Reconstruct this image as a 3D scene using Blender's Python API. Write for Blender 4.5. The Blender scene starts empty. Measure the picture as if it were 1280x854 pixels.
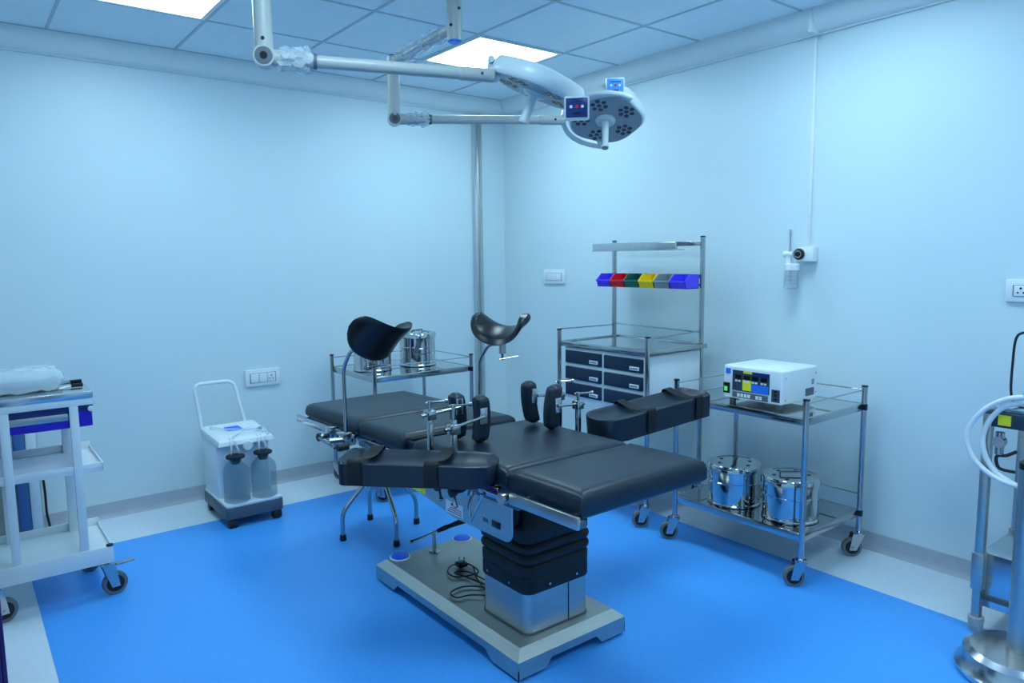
import bpy, bmesh, math, random
from mathutils import Vector, Matrix, noise

random.seed(7)
scene = bpy.context.scene
col = scene.collection

# ------------------------------------------------------------------ camera
cam_d = bpy.data.cameras.new('camera')
cam_d.sensor_width = 36.0
cam_d.lens = 901.8 / 1280 * 36.0
cam_d.clip_start = 0.02
cam = bpy.data.objects.new('camera', cam_d)
col.objects.link(cam)
R = Vector((0.78817, -0.61536, -0.01105)); U = Vector((0.07911, 0.08349, 0.99336)); F = Vector((0.61035, 0.78382, -0.11449))
cam.matrix_world = Matrix(((R.x, U.x, -F.x, 0), (R.y, U.y, -F.y, 0), (R.z, U.z, -F.z, 1.42), (0, 0, 0, 1)))
scene.camera = cam

# ------------------------------------------------------------------ world and exposure
w = bpy.data.worlds.new('world'); scene.world = w; w.use_nodes = True
w.node_tree.nodes['Background'].inputs[0].default_value = (0.35, 0.55, 0.7, 1)
w.node_tree.nodes['Background'].inputs[1].default_value = 0.05
scene.view_settings.view_transform = 'Standard'
scene.view_settings.look = 'None'
scene.view_settings.gamma = 1.0
scene.view_settings.exposure = 0.0
scene.view_settings.use_curve_mapping = False
LIGHT_COL = (0.595, 0.86, 1.0)
LIGHT_STR = 17.3

# ------------------------------------------------------------------ room numbers
XL, XR, YF, YB, ZC = -0.75, 3.435, -1.30, 4.49, 2.584

# ------------------------------------------------------------------ materials
def mat(name, color, rough=0.5, metal=0.0, var=0.06, scale=6.0, bump=0.0, bscale=60.0, stretch=None, rvar=0.0,
        emit=None, estr=0.0, alpha=1.0, trans=0.0, ior=1.45, spec=0.5, coat=0.0):
    m = bpy.data.materials.new(name); m.use_nodes = True
    nt = m.node_tree; b = nt.nodes['Principled BSDF']
    tc = nt.nodes.new('ShaderNodeTexCoord')
    mp = nt.nodes.new('ShaderNodeMapping'); nt.links.new(tc.outputs['Object'], mp.inputs[0])
    if stretch: mp.inputs['Scale'].default_value = stretch
    n = nt.nodes.new('ShaderNodeTexNoise'); n.inputs['Scale'].default_value = scale; n.inputs['Detail'].default_value = 4
    nt.links.new(mp.outputs[0], n.inputs['Vector'])
    r = nt.nodes.new('ShaderNodeValToRGB')
    c = color
    r.color_ramp.elements[0].position = 0.3; r.color_ramp.elements[1].position = 0.7
    r.color_ramp.elements[0].color = (c[0]*(1-var), c[1]*(1-var), c[2]*(1-var), 1)
    r.color_ramp.elements[1].color = (min(1, c[0]*(1+var)), min(1, c[1]*(1+var)), min(1, c[2]*(1+var)), 1)
    nt.links.new(n.outputs['Fac'], r.inputs[0]); nt.links.new(r.outputs[0], b.inputs['Base Color'])
    b.inputs['Roughness'].default_value = rough
    b.inputs['Metallic'].default_value = metal
    b.inputs['Specular IOR Level'].default_value = spec
    b.inputs['IOR'].default_value = ior
    b.inputs['Alpha'].default_value = alpha
    b.inputs['Transmission Weight'].default_value = trans
    b.inputs['Coat Weight'].default_value = coat
    if rvar:
        mr = nt.nodes.new('ShaderNodeMapRange')
        mr.inputs['To Min'].default_value = max(0, rough-rvar); mr.inputs['To Max'].default_value = rough+rvar
        nt.links.new(n.outputs['Fac'], mr.inputs[0]); nt.links.new(mr.outputs[0], b.inputs['Roughness'])
    if bump:
        n2 = nt.nodes.new('ShaderNodeTexNoise'); n2.inputs['Scale'].default_value = bscale; n2.inputs['Detail'].default_value = 3
        nt.links.new(mp.outputs[0], n2.inputs['Vector'])
        bp = nt.nodes.new('ShaderNodeBump'); bp.inputs['Strength'].default_value = bump; bp.inputs['Distance'].default_value = 0.01
        nt.links.new(n2.outputs['Fac'], bp.inputs['Height']); nt.links.new(bp.outputs[0], b.inputs['Normal'])
    if emit:
        b.inputs['Emission Color'].default_value = (*emit, 1); b.inputs['Emission Strength'].default_value = estr
    return m

M = {}
M['wall'] = mat('wall_paint', (0.66, 0.79, 0.83), 0.42, var=0.015, scale=1.5, bump=0.03, bscale=25)
M['ceil'] = mat('ceiling_board', (0.76, 0.87, 0.94), 0.75, var=0.02, scale=20, bump=0.05, bscale=250)
M['grid'] = mat('ceiling_grid', (0.46, 0.56, 0.63), 0.5, var=0.03)
M['cove'] = mat('cornice_plaster', (0.78, 0.84, 0.85), 0.5, var=0.02)
M['border'] = mat('pale_vinyl', (0.72, 0.81, 0.89), 0.38, var=0.03, scale=40, bump=0.02, bscale=180)
M['blue'] = mat('blue_vinyl', (0.070, 0.385, 0.97), 0.36, var=0.05, scale=60, bump=0.02, bscale=220, rvar=0.05)
M['skirt'] = mat('grey_vinyl_skirting', (0.43, 0.47, 0.54), 0.45, var=0.03, scale=30)
M['chrome'] = mat('chrome', (0.50, 0.50, 0.50), 0.13, 1.0, var=0.02)
M['steel'] = mat('stainless_sheet', (0.62, 0.63, 0.64), 0.22, 1.0, var=0.04, scale=3, stretch=(1, 12, 12), rvar=0.05)
M['brush'] = mat('brushed_steel', (0.52, 0.51, 0.47), 0.36, 1.0, var=0.06, scale=8, stretch=(1, 1, 20), bump=0.04, bscale=40, rvar=0.06)
M['mirror'] = mat('polished_steel', (0.58, 0.59, 0.59), 0.06, 1.0, var=0.02)
M['leather'] = mat('black_leatherette', (0.008, 0.017, 0.032), 0.38, var=0.15, scale=12, bump=0.06, bscale=130)
M['strap'] = mat('black_webbing', (0.006, 0.007, 0.009), 0.7, var=0.2, scale=50, bump=0.1, bscale=300)
M['rubber'] = mat('black_rubber', (0.012, 0.013, 0.016), 0.5, var=0.15)
M['gloss_black'] = mat('glossy_black_foam', (0.004, 0.006, 0.010), 0.33, var=0.1)
M['bellow'] = mat('bellows_rubber', (0.006, 0.007, 0.010), 0.55, var=0.2, scale=20)
M['tyre'] = mat('grey_tyre', (0.16, 0.17, 0.19), 0.5, var=0.05)
M['white'] = mat('white_enamel', (0.78, 0.84, 0.86), 0.30, var=0.02)
M['plastic'] = mat('white_plastic', (0.80, 0.85, 0.87), 0.35, var=0.02)
M['lampwhite'] = mat('lamp_enamel', (0.58, 0.66, 0.69), 0.28, var=0.02)
M['armgrey'] = mat('arm_enamel', (0.43, 0.46, 0.45), 0.3, var=0.02)
M['grey'] = mat('grey_plastic', (0.10, 0.125, 0.16), 0.5, var=0.05)
M['dkblue'] = mat('slate_drawer', (0.010, 0.026, 0.062), 0.42, var=0.08)
M['cobalt'] = mat('cobalt_plastic', (0.030, 0.012, 0.50), 0.35, var=0.04)
M['binblue'] = mat('bin_blue', (0.09, 0.06, 0.85), 0.35, var=0.03)
M['binred'] = mat('bin_red', (0.75, 0.015, 0.03), 0.35, var=0.03)
M['bingreen'] = mat('bin_green', (0.012, 0.13, 0.10), 0.35, var=0.03)
M['binyellow'] = mat('bin_yellow', (0.95, 0.66, 0.01), 0.35, var=0.03)
M['bingrey'] = mat('bin_grey', (0.26, 0.32, 0.36), 0.35, var=0.03)
M['capblue'] = mat('cap_blue', (0.01, 0.13, 1.0), 0.3, var=0.03)
M['yellow'] = mat('yellow_label', (0.95, 0.85, 0.03), 0.45, var=0.03)
M['red'] = mat('red_print', (0.5, 0.02, 0.04), 0.5, var=0.03)
M['black'] = mat('black_gloss', (0.008, 0.009, 0.012), 0.25, var=0.1)
M['panelblue'] = mat('panel_blue', (0.03, 0.20, 0.85), 0.3, var=0.05)
M['paneldark'] = mat('panel_dark', (0.035, 0.06, 0.09), 0.35, var=0.05)
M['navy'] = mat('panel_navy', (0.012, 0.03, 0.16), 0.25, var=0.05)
M['screen'] = mat('screen_lit', (0.05, 0.25, 0.8), 0.3, var=0.05, emit=(0.05, 0.28, 0.95), estr=0.35)
M['greenlit'] = mat('green_switch', (0.05, 0.5, 0.1), 0.3, var=0.05, emit=(0.1, 0.9, 0.2), estr=0.5)
M['led'] = mat('led_lens', (0.03, 0.05, 0.08), 0.15, var=0.1)
M['violet'] = mat('dark_violet_laminate', (0.020, 0.006, 0.12), 0.4, var=0.05)
M['beige'] = mat('beige_plastic', (0.45, 0.46, 0.42), 0.45, var=0.05)
M['midblue'] = mat('mid_blue_paint', (0.06, 0.17, 0.42), 0.35, var=0.05)
M['hose'] = mat('white_hose', (0.82, 0.86, 0.88), 0.3, var=0.02)
M['diffuser'] = mat('light_diffuser', (0.9, 0.9, 0.9), 0.6, var=0.0, emit=LIGHT_COL, estr=LIGHT_STR)

def glassy(name, color, fac, rough=0.08):
    m = bpy.data.materials.new(name); m.use_nodes = True
    nt = m.node_tree; b = nt.nodes['Principled BSDF']; out = nt.nodes['Material Output']
    n = nt.nodes.new('ShaderNodeTexNoise'); n.inputs['Scale'].default_value = 30
    bp = nt.nodes.new('ShaderNodeBump'); bp.inputs['Strength'].default_value = 0.1; bp.inputs['Distance'].default_value = 0.01
    nt.links.new(n.outputs['Fac'], bp.inputs['Height'])
    b.inputs['Base Color'].default_value = (*color, 1); b.inputs['Roughness'].default_value = rough
    nt.links.new(bp.outputs[0], b.inputs['Normal'])
    t = nt.nodes.new('ShaderNodeBsdfTransparent'); t.inputs[0].default_value = (0.93, 0.97, 1.0, 1)
    mx = nt.nodes.new('ShaderNodeMixShader'); mx.inputs[0].default_value = fac
    nt.links.new(t.outputs[0], mx.inputs[1]); nt.links.new(b.outputs[0], mx.inputs[2]); nt.links.new(mx.outputs[0], out.inputs[0])
    return m
M['glass'] = glassy('clear_jar', (0.13, 0.27, 0.31), 0.27, 0.05)
M['film'] = glassy('plastic_film', (0.80, 0.87, 0.92), 0.30, 0.12)
M['packfilm'] = glassy('packet_film', (0.78, 0.86, 0.90), 0.58, 0.15)

# ------------------------------------------------------------------ mesh builder
class MB:
    def __init__(s, mtx=None):
        s.bm = bmesh.new(); s.m = mtx or Matrix()
    def _v(s, p): return s.bm.verts.new(s.m @ Vector(p))
    def faces(s, pts, fs):
        vs = [s._v(p) for p in pts]
        for f in fs:
            try: s.bm.faces.new([vs[i] for i in f])
            except ValueError: pass
        return s
    def box(s, a, b, r=0.0, seg=2):
        t = bmesh.new(); bmesh.ops.create_cube(t, size=1)
        for v in t.verts:
            v.co = Vector([(a[i]+b[i])/2 + v.co[i]*(b[i]-a[i]) for i in range(3)])
        if r: bmesh.ops.bevel(t, geom=list(t.edges), offset=r, segments=seg, profile=0.5, affect='EDGES')
        return s.merge(t)
    def vbox(s, a, b, r, seg=5, rt=0.0):
        """box with vertical edges rounded by r and top/bottom edges by rt"""
        t = bmesh.new(); bmesh.ops.create_cube(t, size=1)
        for v in t.verts:
            v.co = Vector([(a[i]+b[i])/2 + v.co[i]*(b[i]-a[i]) for i in range(3)])
        es = [e for e in t.edges if abs(e.verts[0].co.z-e.verts[1].co.z) > 1e-6]
        bmesh.ops.bevel(t, geom=es, offset=r, segments=seg, profile=0.5, affect='EDGES')
        if rt:
            es = [e for e in t.edges if len(e.link_faces) == 2 and e.calc_face_angle() > 1.2]
            bmesh.ops.bevel(t, geom=es, offset=rt, segments=2, profile=0.5, affect='EDGES')
        return s.merge(t)
    def merge(s, t, mtx=None):
        mm = s.m @ mtx if mtx else s.m
        mp = {v: s.bm.verts.new(mm @ v.co) for v in t.verts}
        for f in t.faces:
            try: s.bm.faces.new([mp[v] for v in f.verts])
            except ValueError: pass
        t.free(); return s
    def tube(s, path, r, n=10, cap=True, closed=False):
        P = [Vector(p) for p in path]; rs = r if isinstance(r, (list, tuple)) else [r]*len(P)
        rings = []; prev = None; N = len(P)
        for i, p in enumerate(P):
            if closed: d = P[(i+1) % N]-P[i-1]
            else: d = (P[min(i+1, N-1)]-P[max(i-1, 0)])
            d.normalize()
            if prev is None:
                x = d.orthogonal().normalized()
            else:
                x = (prev - d*prev.dot(d))
                x = x.normalized() if x.length > 1e-6 else d.orthogonal().normalized()
            prev = x; y = d.cross(x)
            rings.append([s._v(p + (x*math.cos(2*math.pi*k/n)+y*math.sin(2*math.pi*k/n))*rs[i]) for k in range(n)])
        m = N if closed else N-1
        for i in range(m):
            A, B = rings[i], rings[(i+1) % N]
            for k in range(n): s.bm.faces.new((A[k], A[(k+1) % n], B[(k+1) % n], B[k]))
        if cap and not closed:
            s.bm.faces.new(rings[0][::-1]); s.bm.faces.new(rings[-1])
        return s
    def cyl(s, a, b, r, n=14): return s.tube([a, b], r, n)
    def lathe(s, c, prof, n=28, axis=None):
        """prof: list of (radius, height) about a local z axis at c"""
        Q = Matrix.Translation(Vector(c))
        if axis is not None: Q = Q @ Vector((0, 0, 1)).rotation_difference(Vector(axis)).to_matrix().to_4x4()
        rings = []
        for (r, h) in prof:
            if r < 1e-5: rings.append([s._v(Q @ Vector((0, 0, h)))])
            else: rings.append([s._v(Q @ Vector((r*math.cos(2*math.pi*k/n), r*math.sin(2*math.pi*k/n), h))) for k in range(n)])
        for A, B in zip(rings, rings[1:]):
            for k in range(n):
                a0, a1, b0, b1 = A[k % len(A)], A[(k+1) % n % len(A)], B[k % len(B)], B[(k+1) % n % len(B)]
                q = []
                for v in (a0, a1, b1, b0):
                    if v not in q: q.append(v)
                if len(q) > 2:
                    try: s.bm.faces.new(q)
                    except ValueError: pass
        if len(rings[0]) > 1: s.bm.faces.new(rings[0][::-1])
        if len(rings[-1]) > 1: s.bm.faces.new(rings[-1])
        return s
    def prism(s, poly, axis, lo, hi):
        """poly in the two remaining axes (order x,y,z without axis), extruded along axis"""
        def mk(p, h):
            q = list(p); q.insert(axis, h); return q
        n = len(poly)
        pts = [mk(p, lo) for p in poly] + [mk(p, hi) for p in poly]
        fs = [list(range(n))[::-1], list(range(n, 2*n))] + [(i, (i+1) % n, n+(i+1) % n, n+i) for i in range(n)]
        return s.faces(pts, fs)
    def loft(s, rings, cap=True, closed=True):
        V = [[s._v(p) for p in r] for r in rings]; n = len(V[0])
        for A, B in zip(V, V[1:]):
            for k in range(n if closed else n-1): s.bm.faces.new((A[k], A[(k+1) % n], B[(k+1) % n], B[k]))
        if cap: s.bm.faces.new(V[0][::-1]); s.bm.faces.new(V[-1])
        return s
    def warp(s, f):
        for v in s.bm.verts: v.co = f(v.co)
        return s
    def build(s, name, m, parent=None, off=None, angle=38, label=None):
        bm = s.bm
        bmesh.ops.recalc_face_normals(bm, faces=bm.faces)
        if off is None and parent is not None:
            root = parent
            while root.parent: root = root.parent
            off = root.get('_loc', (0, 0, 0))
        if off is not None: bmesh.ops.translate(bm, verts=bm.verts, vec=-Vector(off))
        th = math.radians(angle)
        for f in bm.faces: f.smooth = True
        for e in bm.edges:
            if len(e.link_faces) != 2 or e.calc_face_angle(0) > th: e.smooth = False
        me = bpy.data.meshes.new(name); bm.to_mesh(me); bm.free()
        me.materials.append(M[m])
        o = bpy.data.objects.new(name, me); col.objects.link(o)
        if parent: o.parent = parent
        if label: o['label'] = label
        return o

def tag(o, label, cat, group=None):
    o['label'] = label; o['category'] = cat
    if group: o['group'] = group
    return o
def thing(name, label, cat, loc=(0, 0, 0), group=None):
    o = bpy.data.objects.new(name, None); col.objects.link(o)
    o.empty_display_size = 0.05; o.location = loc; o['_loc'] = list(loc)
    return tag(o, label, cat, group)
def single(mb, name, m, loc, label, cat, group=None):
    o = mb.build(name, m, None, off=loc); o.location = loc
    return tag(o, label, cat, group)
def copy_tree(o, parent=None):
    c = o.copy(); col.objects.link(c); c.parent = parent
    for ch in list(o.children): copy_tree(ch, c)
    return c
def struct(o): o['kind'] = 'structure'; return o
def bez(P, n=8):
    """smooth path through points (Catmull-Rom)"""
    P = [Vector(p) for p in P]; out = []
    for i in range(len(P)-1):
        p0, p1, p2, p3 = P[max(i-1, 0)], P[i], P[i+1], P[min(i+2, len(P)-1)]
        for k in range(n):
            t = k/n
            out.append(0.5*((2*p1)+(p2-p0)*t+(2*p0-5*p1+4*p2-p3)*t*t+(3*p1-p0-3*p2+p3)*t**3))
    out.append(P[-1]); return out
def fillet(P, r, n=6):
    P = [Vector(p) for p in P]; out = [P[0]]
    for a, b, c in zip(P, P[1:], P[2:]):
        u = (a-b); v = (c-b); rr = min(r, u.length*.49, v.length*.49)
        p, q = b+u.normalized()*rr, b+v.normalized()*rr
        for k in range(n+1):
            t = k/n; out.append(p*(1-t)**2+b*2*t*(1-t)+q*t*t)
    out.append(P[-1]); return out

# ================================================================== ROOM
floor = struct(MB().box((XL-.1, YF-.1, -.08), (XR+.1, YB+.1, 0)).build('floor', 'border'))
MB().box((.193, YF+.44, -.001), (3.004, 4.042, .0015)).build('vinyl_panel', 'blue', floor)
struct(MB().box((XL-.1, YB, 0), (XR+.1, YB+.1, ZC+.1)).build('wall_back', 'wall'))
struct(MB().box((XR, YF-.1, 0), (XR+.1, YB, ZC+.1)).build('wall_right', 'wall'))
struct(MB().box((XL-.1, YF-.1, 0), (XL, YB, ZC+.1)).build('wall_left', 'wall'))
struct(MB().box((XL, YF-.1, 0), (XR, YF, ZC+.1)).build('wall_front', 'wall'))
# unseen dark door behind the camera, added for the chrome to reflect
d = struct(MB().box((.6, YF, 0), (1.7, YF+.04, 2.1), .004).build('added_dark_door', 'grey'))
MB().cyl((1.58, YF+.04, 1.0), (1.58, YF+.09, 1.0), .012).cyl((1.58, YF+.09, 1.0), (1.46, YF+.09, 1.0), .012).build('added_door_handle', 'chrome', d)
# skirting with a small coved foot
def skirt_poly(s): return [(0, .083), (.006, .083), (.008, .03), (.014, .012), (.028, 0), (0, 0)]
sp = skirt_poly(1)
struct(MB().prism([(YB-a, z) for a, z in sp], 0, XL, XR).build('baseboard_back', 'skirt'))
struct(MB().prism([(XR-a, z) for a, z in sp], 1, YF, YB-.028).build('baseboard_right', 'skirt'))
struct(MB().prism([(XL+a, z) for a, z in sp], 1, YF, YB-.028).build('baseboard_left', 'skirt'))
# cornice, a bulging quarter round
cp = [(0, ZC-.105), (.018, ZC-.105)] + [(.02+.085*math.sin(t), ZC-.02-.08*math.cos(t)) for t in [i*math.pi/2/8 for i in range(9)]] + [(.105, ZC), (0, ZC)]
struct(MB().prism([(YB-a, z) for a, z in cp], 0, XL, XR).build('trim_1', 'cove'))
struct(MB().prism([(XR-a, z) for a, z in cp], 1, YF, YB-.105).build('trim_2', 'cove'))
# ceiling: slab, lay-in boards, runners
ceil = struct(MB().box((XL-.1, YF-.1, ZC+.03), (XR+.1, YB+.1, ZC+.10)).build('ceiling', 'ceil'))
T = 0.6
gx = [2.887+T*k for k in range(-6, 1)]; gy = [2.587+T*k for k in range(-6, 4)]
xe = [XL] + [x for x in gx if XL < x < XR] + [XR]; ye = [YF] + [y for y in gy if YF < y < YB] + [YB]
lights = []
LX = (.487, 2.287); LY = (3.187, 1.387, -.413)
for i in range(len(xe)-1):
    for j in range(len(ye)-1):
        a, b, c, e = xe[i], xe[i+1], ye[j], ye[j+1]
        if any(abs(a-x) < .02 for x in LX) and any(abs(c-y) < .02 for y in LY):
            lights.append((a, b, c, e)); continue
        if b-a < .03 or e-c < .03: continue
        MB().box((a+.006, c+.006, ZC), (b-.006, e-.006, ZC+.03)).build('ceiling_tile', 'ceil', ceil)
for x in xe[1:-1]: MB().box((x-.007, YF, ZC-.004), (x+.007, YB-.10, ZC+.02)).build('grid_runner', 'grid', ceil)
for y in ye[1:-1]: MB().box((XL, y-.007, ZC-.0035), (XR-.10, y+.007, ZC+.02)).build('grid_runner', 'grid', ceil)
lab = {(0, 0): 'square white ceiling light panel over the white trolley, at the upper left',
       (1, 0): 'square white ceiling light panel above the surgical lamp, near the room corner',
       (0, 1): 'square white ceiling light panel over the open floor left of the operating table',
       (0, 2): 'square white ceiling light panel nearest the added door, over the white trolley side',
       (1, 1): 'square white ceiling light panel over the near end of the operating table',
       (1, 2): 'square white ceiling light panel nearest the added door, over the right wall side'}
for (a, b, c, e) in lights:
    i = min(range(2), key=lambda k: abs(LX[k]-a)); j = min(range(3), key=lambda k: abs(LY[k]-c))
    t = thing('ceiling_light', lab[(i, j)], 'ceiling light', ((a+b)/2, (c+e)/2, ZC), 'square ceiling light panels')
    f = MB()
    for q in (((a+.01, c+.01), (b-.01, c+.03)), ((a+.01, e-.03), (b-.01, e-.01)), ((a+.01, c+.03), (a+.03, e-.03)), ((b-.03, c+.03), (b-.01, e-.03))):
        f.box((*q[0], ZC-.006), (*q[1], ZC+.03))
    f.build('frame', 'white', t)
    MB().box((a+.03, c+.03, ZC-.001), (b-.03, e-.03, ZC+.02)).build('diffuser', 'diffuser', t)

# ------------------------------------------------------------------ things on the walls
t = thing('service_channel', 'tall grey metal channel standing on the back wall near the corner', 'pipe', (3.165, YB, .083))
MB().box((3.132, YB-.045, .083), (3.198, YB-.001, 2.44), .004).build('channel', 'steel', t)
MB().box((3.158, YB-.052, .083), (3.172, YB-.044, 2.43), .002).build('rib', 'brush', t)
MB().box((3.126, YB-.05, 2.43), (3.204, YB-.001, 2.455), .003).build('end_cap', 'grey', t)

single(MB().box((XR-.010, 1.958, 1.475), (XR-.001, 1.972, 2.475), .002), 'wall_conduit', 'plastic', (XR, 1.965, 1.475),
       'thin white conduit running down the right wall to the oxygen outlet', 'conduit')
single(MB().box((XR-.112, 1.93, ZC-.11), (XR-.02, 1.95, ZC-.001), .003), 'cornice_joint_cover', 'plastic', (XR, 1.94, ZC),
       'small white joint cover across the cornice above the conduit', 'cover strip')

# oxygen outlet with flow meter
t = thing('oxygen_outlet', 'white oxygen outlet box with flow meter and humidifier bottle on the right wall', 'oxygen outlet', (XR, 1.96, 1.385))
o = MB().box((XR-.055, 1.915, 1.388), (XR-.001, 2.005, 1.462), .006).build('box', 'plastic', t)
k = MB().lathe((XR-.055, 1.985, 1.425), [(.028, 0), (.028, .012), (.024, .016), (0, .016)], 24, (-1, 0, 0)).build('socket', 'black', t)
MB().lathe((XR-.0705, 1.985, 1.425), [(.020, 0), (.020, .004), (0, .004)], 24, (-1, 0, 0)).build('ring', 'chrome', k)
MB().lathe((XR-.0745, 1.985, 1.425), [(.012, 0), (.012, .006), (0, .006)], 20, (-1, 0, 0)).build('core', 'black', k)
MB().cyl((XR-.07, 2.01, 1.425), (XR-.07, 2.06, 1.425), .016).cyl((XR-.07, 2.035, 1.37), (XR-.07, 2.035, 1.425), .013).build('valve', 'plastic', t)
MB().cyl((XR-.07, 2.028, 1.43), (XR-.07, 2.028, 1.55), .010).build('flow_tube', 'film', t)
MB().cyl((XR-.07, 2.028, 1.43), (XR-.07, 2.028, 1.54), .004).build('float_rod', 'grey', t)
MB().lathe((XR-.07, 2.018, 1.345), [(.038, 0), (.038, .028), (.020, .034), (0, .034)], 24).build('bottle_cap', 'plastic', t)
b = MB().lathe((XR-.07, 2.018, 1.252), [(.03, 0), (.035, .004), (.035, .092), (0, .092)], 24).build('humidifier_bottle', 'film', t)
for i in range(4):
    MB().lathe((XR-.07, 2.018, 1.268+i*.018), [(.0356, 0), (.0356, .0022)], 24).build('level_mark', 'bingrey', b)
MB().cyl((XR-.07, 2.022, 1.29), (XR-.07, 2.022, 1.345), .003).build('dip_tube', 'grey', b)

def socket(name, label, c, wdt, hgt, wall, mods):
    """switch plate; c = centre on the wall; wall 'back' (faces -y) or 'right' (faces -x); mods = 'b','s','k'"""
    t = thing(name, label, 'socket', c)
    if wall == 'back': Q = Matrix.Translation(c)
    else: Q = Matrix.Translation(c) @ Matrix.Rotation(-math.pi/2, 4, 'Z')
    MB(Q).box((-wdt/2, -.016, -hgt/2), (wdt/2, -.001, hgt/2), .004).build('plate', 'plastic', t)
    n = len(mods); mw = (wdt-.06)/n; x = -wdt/2+.03
    MB(Q).box((-wdt/2+.026, -.0172, -hgt/2+.022), (wdt/2-.026, -.0155, hgt/2-.022)).build('recess', 'bingrey', t)
    for ch in mods:
        a = MB(Q).box((x+.0015, -.021, -hgt/2+.0245), (x+mw-.0015, -.0165, hgt/2-.0245), .0015)
        if ch == 's':
            a.build('rocker_switch', 'white', t)
        else:
            q = a.build('socket_face', 'plastic', t)
            if ch == 'k':
                for dx, dz, r in ((0, .010, .0045), (-.010, -.008, .0035), (.010, -.008, .0035)):
                    MB(Q).cyl((x+mw/2+dx, -.0222, dz), (x+mw/2+dx, -.020, dz), r, 10).build('pin_hole', 'black', q)
        x += mw
    return t
socket('wall_socket', 'white switched socket plate on the back wall beside the suction machine', (1.508, YB, .698), .215, .105, 'back', 'bsk')
socket('switch_plate', 'small white switch plate on the right wall near the room corner', (XR, 3.897, 1.287), .225, .10, 'right', 'sbb')
socket('wall_socket', 'white socket plate high on the right wall at the photo edge', (XR, .985, 1.267), .215, .092, 'right', 'ksb')

# ================================================================== CASTERS AND TROLLEYS
def caster(parent, x, y, top, r=.045, ang=0.0, brake=False, plate='chrome'):
    """swivel caster: wheel on the floor, swivel stem at (x,y), wheel trailing along ang"""
    dx, dy = math.cos(ang), math.sin(ang); px, py = -dy, dx
    cx, cy = x+dx*.028, y+dy*.028
    f = MB()
    f.lathe((x, y, top-.016), [(.026, 0), (.026, .010), (.012, .016), (0, .016)], 16)
    for sgn in (-1, 1):
        ox, oy = px*.020*sgn, py*.020*sgn
        a = [(x-dx*.022+ox, y-dy*.022+oy, top-.012), (x+dx*.030+ox, y+dy*.030+oy, top-.012),
             (cx+dx*.016+ox, cy+dy*.016+oy, r-.012), (cx-dx*.016+ox, cy-dy*.016+oy, r-.012)]
        e = Vector((px, py, 0))*.0025*sgn
        b = [tuple(Vector(q)+e) for q in a]
        f.faces(a+b, [(0, 1, 2, 3), (7, 6, 5, 4), (0, 4, 5, 1), (1, 5, 6, 2), (2, 6, 7, 3), (3, 7, 4, 0)])
    f.cyl((cx+px*.026, cy+py*.026, r), (cx-px*.026, cy-py*.026, r), .006, 10)
    fork = f.build('caster', plate, parent)
    MB().lathe((cx-px*.013, cy-py*.013, r), [(r*.70, 0), (r*.95, 0), (r, .004), (r, .022), (r*.95, .026), (r*.70, .026)], 28, (px, py, 0)).build('wheel', 'tyre', fork)
    MB().lathe((cx-px*.0145, cy-py*.0145, r), [(0, 0), (r*.70, 0), (r*.72, .003), (r*.72, .026), (r*.70, .029), (0, .029)], 24, (px, py, 0)).build('hub', 'rubber', fork)
    if brake:
        MB().box((-.012, -.016, -.003), (.06, .016, .004), .002).warp(lambda v: Vector((cx+dx*v.x-dy*v.y+dx*.02, cy+dy*v.x+dx*v.y+dy*.02, top-.022+v.z+v.x*.05))).build('brake_pedal', plate, fork)
    return fork

def steel_trolley(name, label, x0, x1, y0, y1, ph, zs, zl, group=None, casters=True, ang=math.pi*.75, wires=True):
    """two tier steel trolley: posts at the corners, tray shelves at zs (top) and zl (bottom)"""
    t = thing(name, label, 'trolley', ((x0+x1)/2, (y0+y1)/2, 0), group)
    r = .0125; cz = .125
    for x in (x0, x1):
        for y in (y0, y1):
            p = MB().cyl((x, y, cz-.012), (x, y, ph), r, 16).build('post', 'chrome', t)
            MB().lathe((x, y, ph), [(r+.002, 0), (r+.002, .006), (0, .009)], 16).build('end_cap', 'black', p)
            caster(t, x, y, cz, .045, ang)
    for z in (zs, zl):
        tray = MB().box((x0+.010, y0+.010, z-.004), (x1-.010, y1-.010, z))
        sh = tray.build('shelf', 'mirror', t)
        rim = MB()
        rim.box((x0+.008, y0-.004, z-.032), (x1-.008, y0+.010, z+.002), .003).box((x0+.008, y1-.010, z-.032), (x1-.008, y1+.004, z+.002), .003)
        rim.box((x0-.004, y0+.008, z-.032), (x0+.010, y1-.008, z+.002), .003).box((x1-.010, y0+.008, z-.032), (x1+.004, y1-.008, z+.002), .003)
        rim.build('rim', 'chrome', sh)
    for z in (zs, zl): MB().box((x1-.012, y0-.016, z-.030), (x1+.004, y0+.003, z-.002), .002).build('shelf_clamp', 'black', t)
    if wires:
        for z in (ph-.014, zl+.075):
            for a, b in (((x0, y0), (x1, y0)), ((x1, y0), (x1, y1)), ((x1, y1), (x0, y1))):
                if z > .5 or a != (x0, y0):
                    MB().cyl((*a, z), (*b, z), .0032, 8).build('guard_rail', 'chrome', t)
    return t

# right trolley
steel_trolley('instrument_trolley', 'two-tier chrome trolley by the right wall carrying the white electrosurgical unit', 2.80, 3.30, 1.590, 2.275, .813, .735, .228)
# back trolley
steel_trolley('instrument_trolley', 'two-tier chrome trolley against the back wall behind the table, two drums on top', 1.905, 2.585, 3.745, 4.330, .815, .742, .228, ang=-.6)

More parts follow.
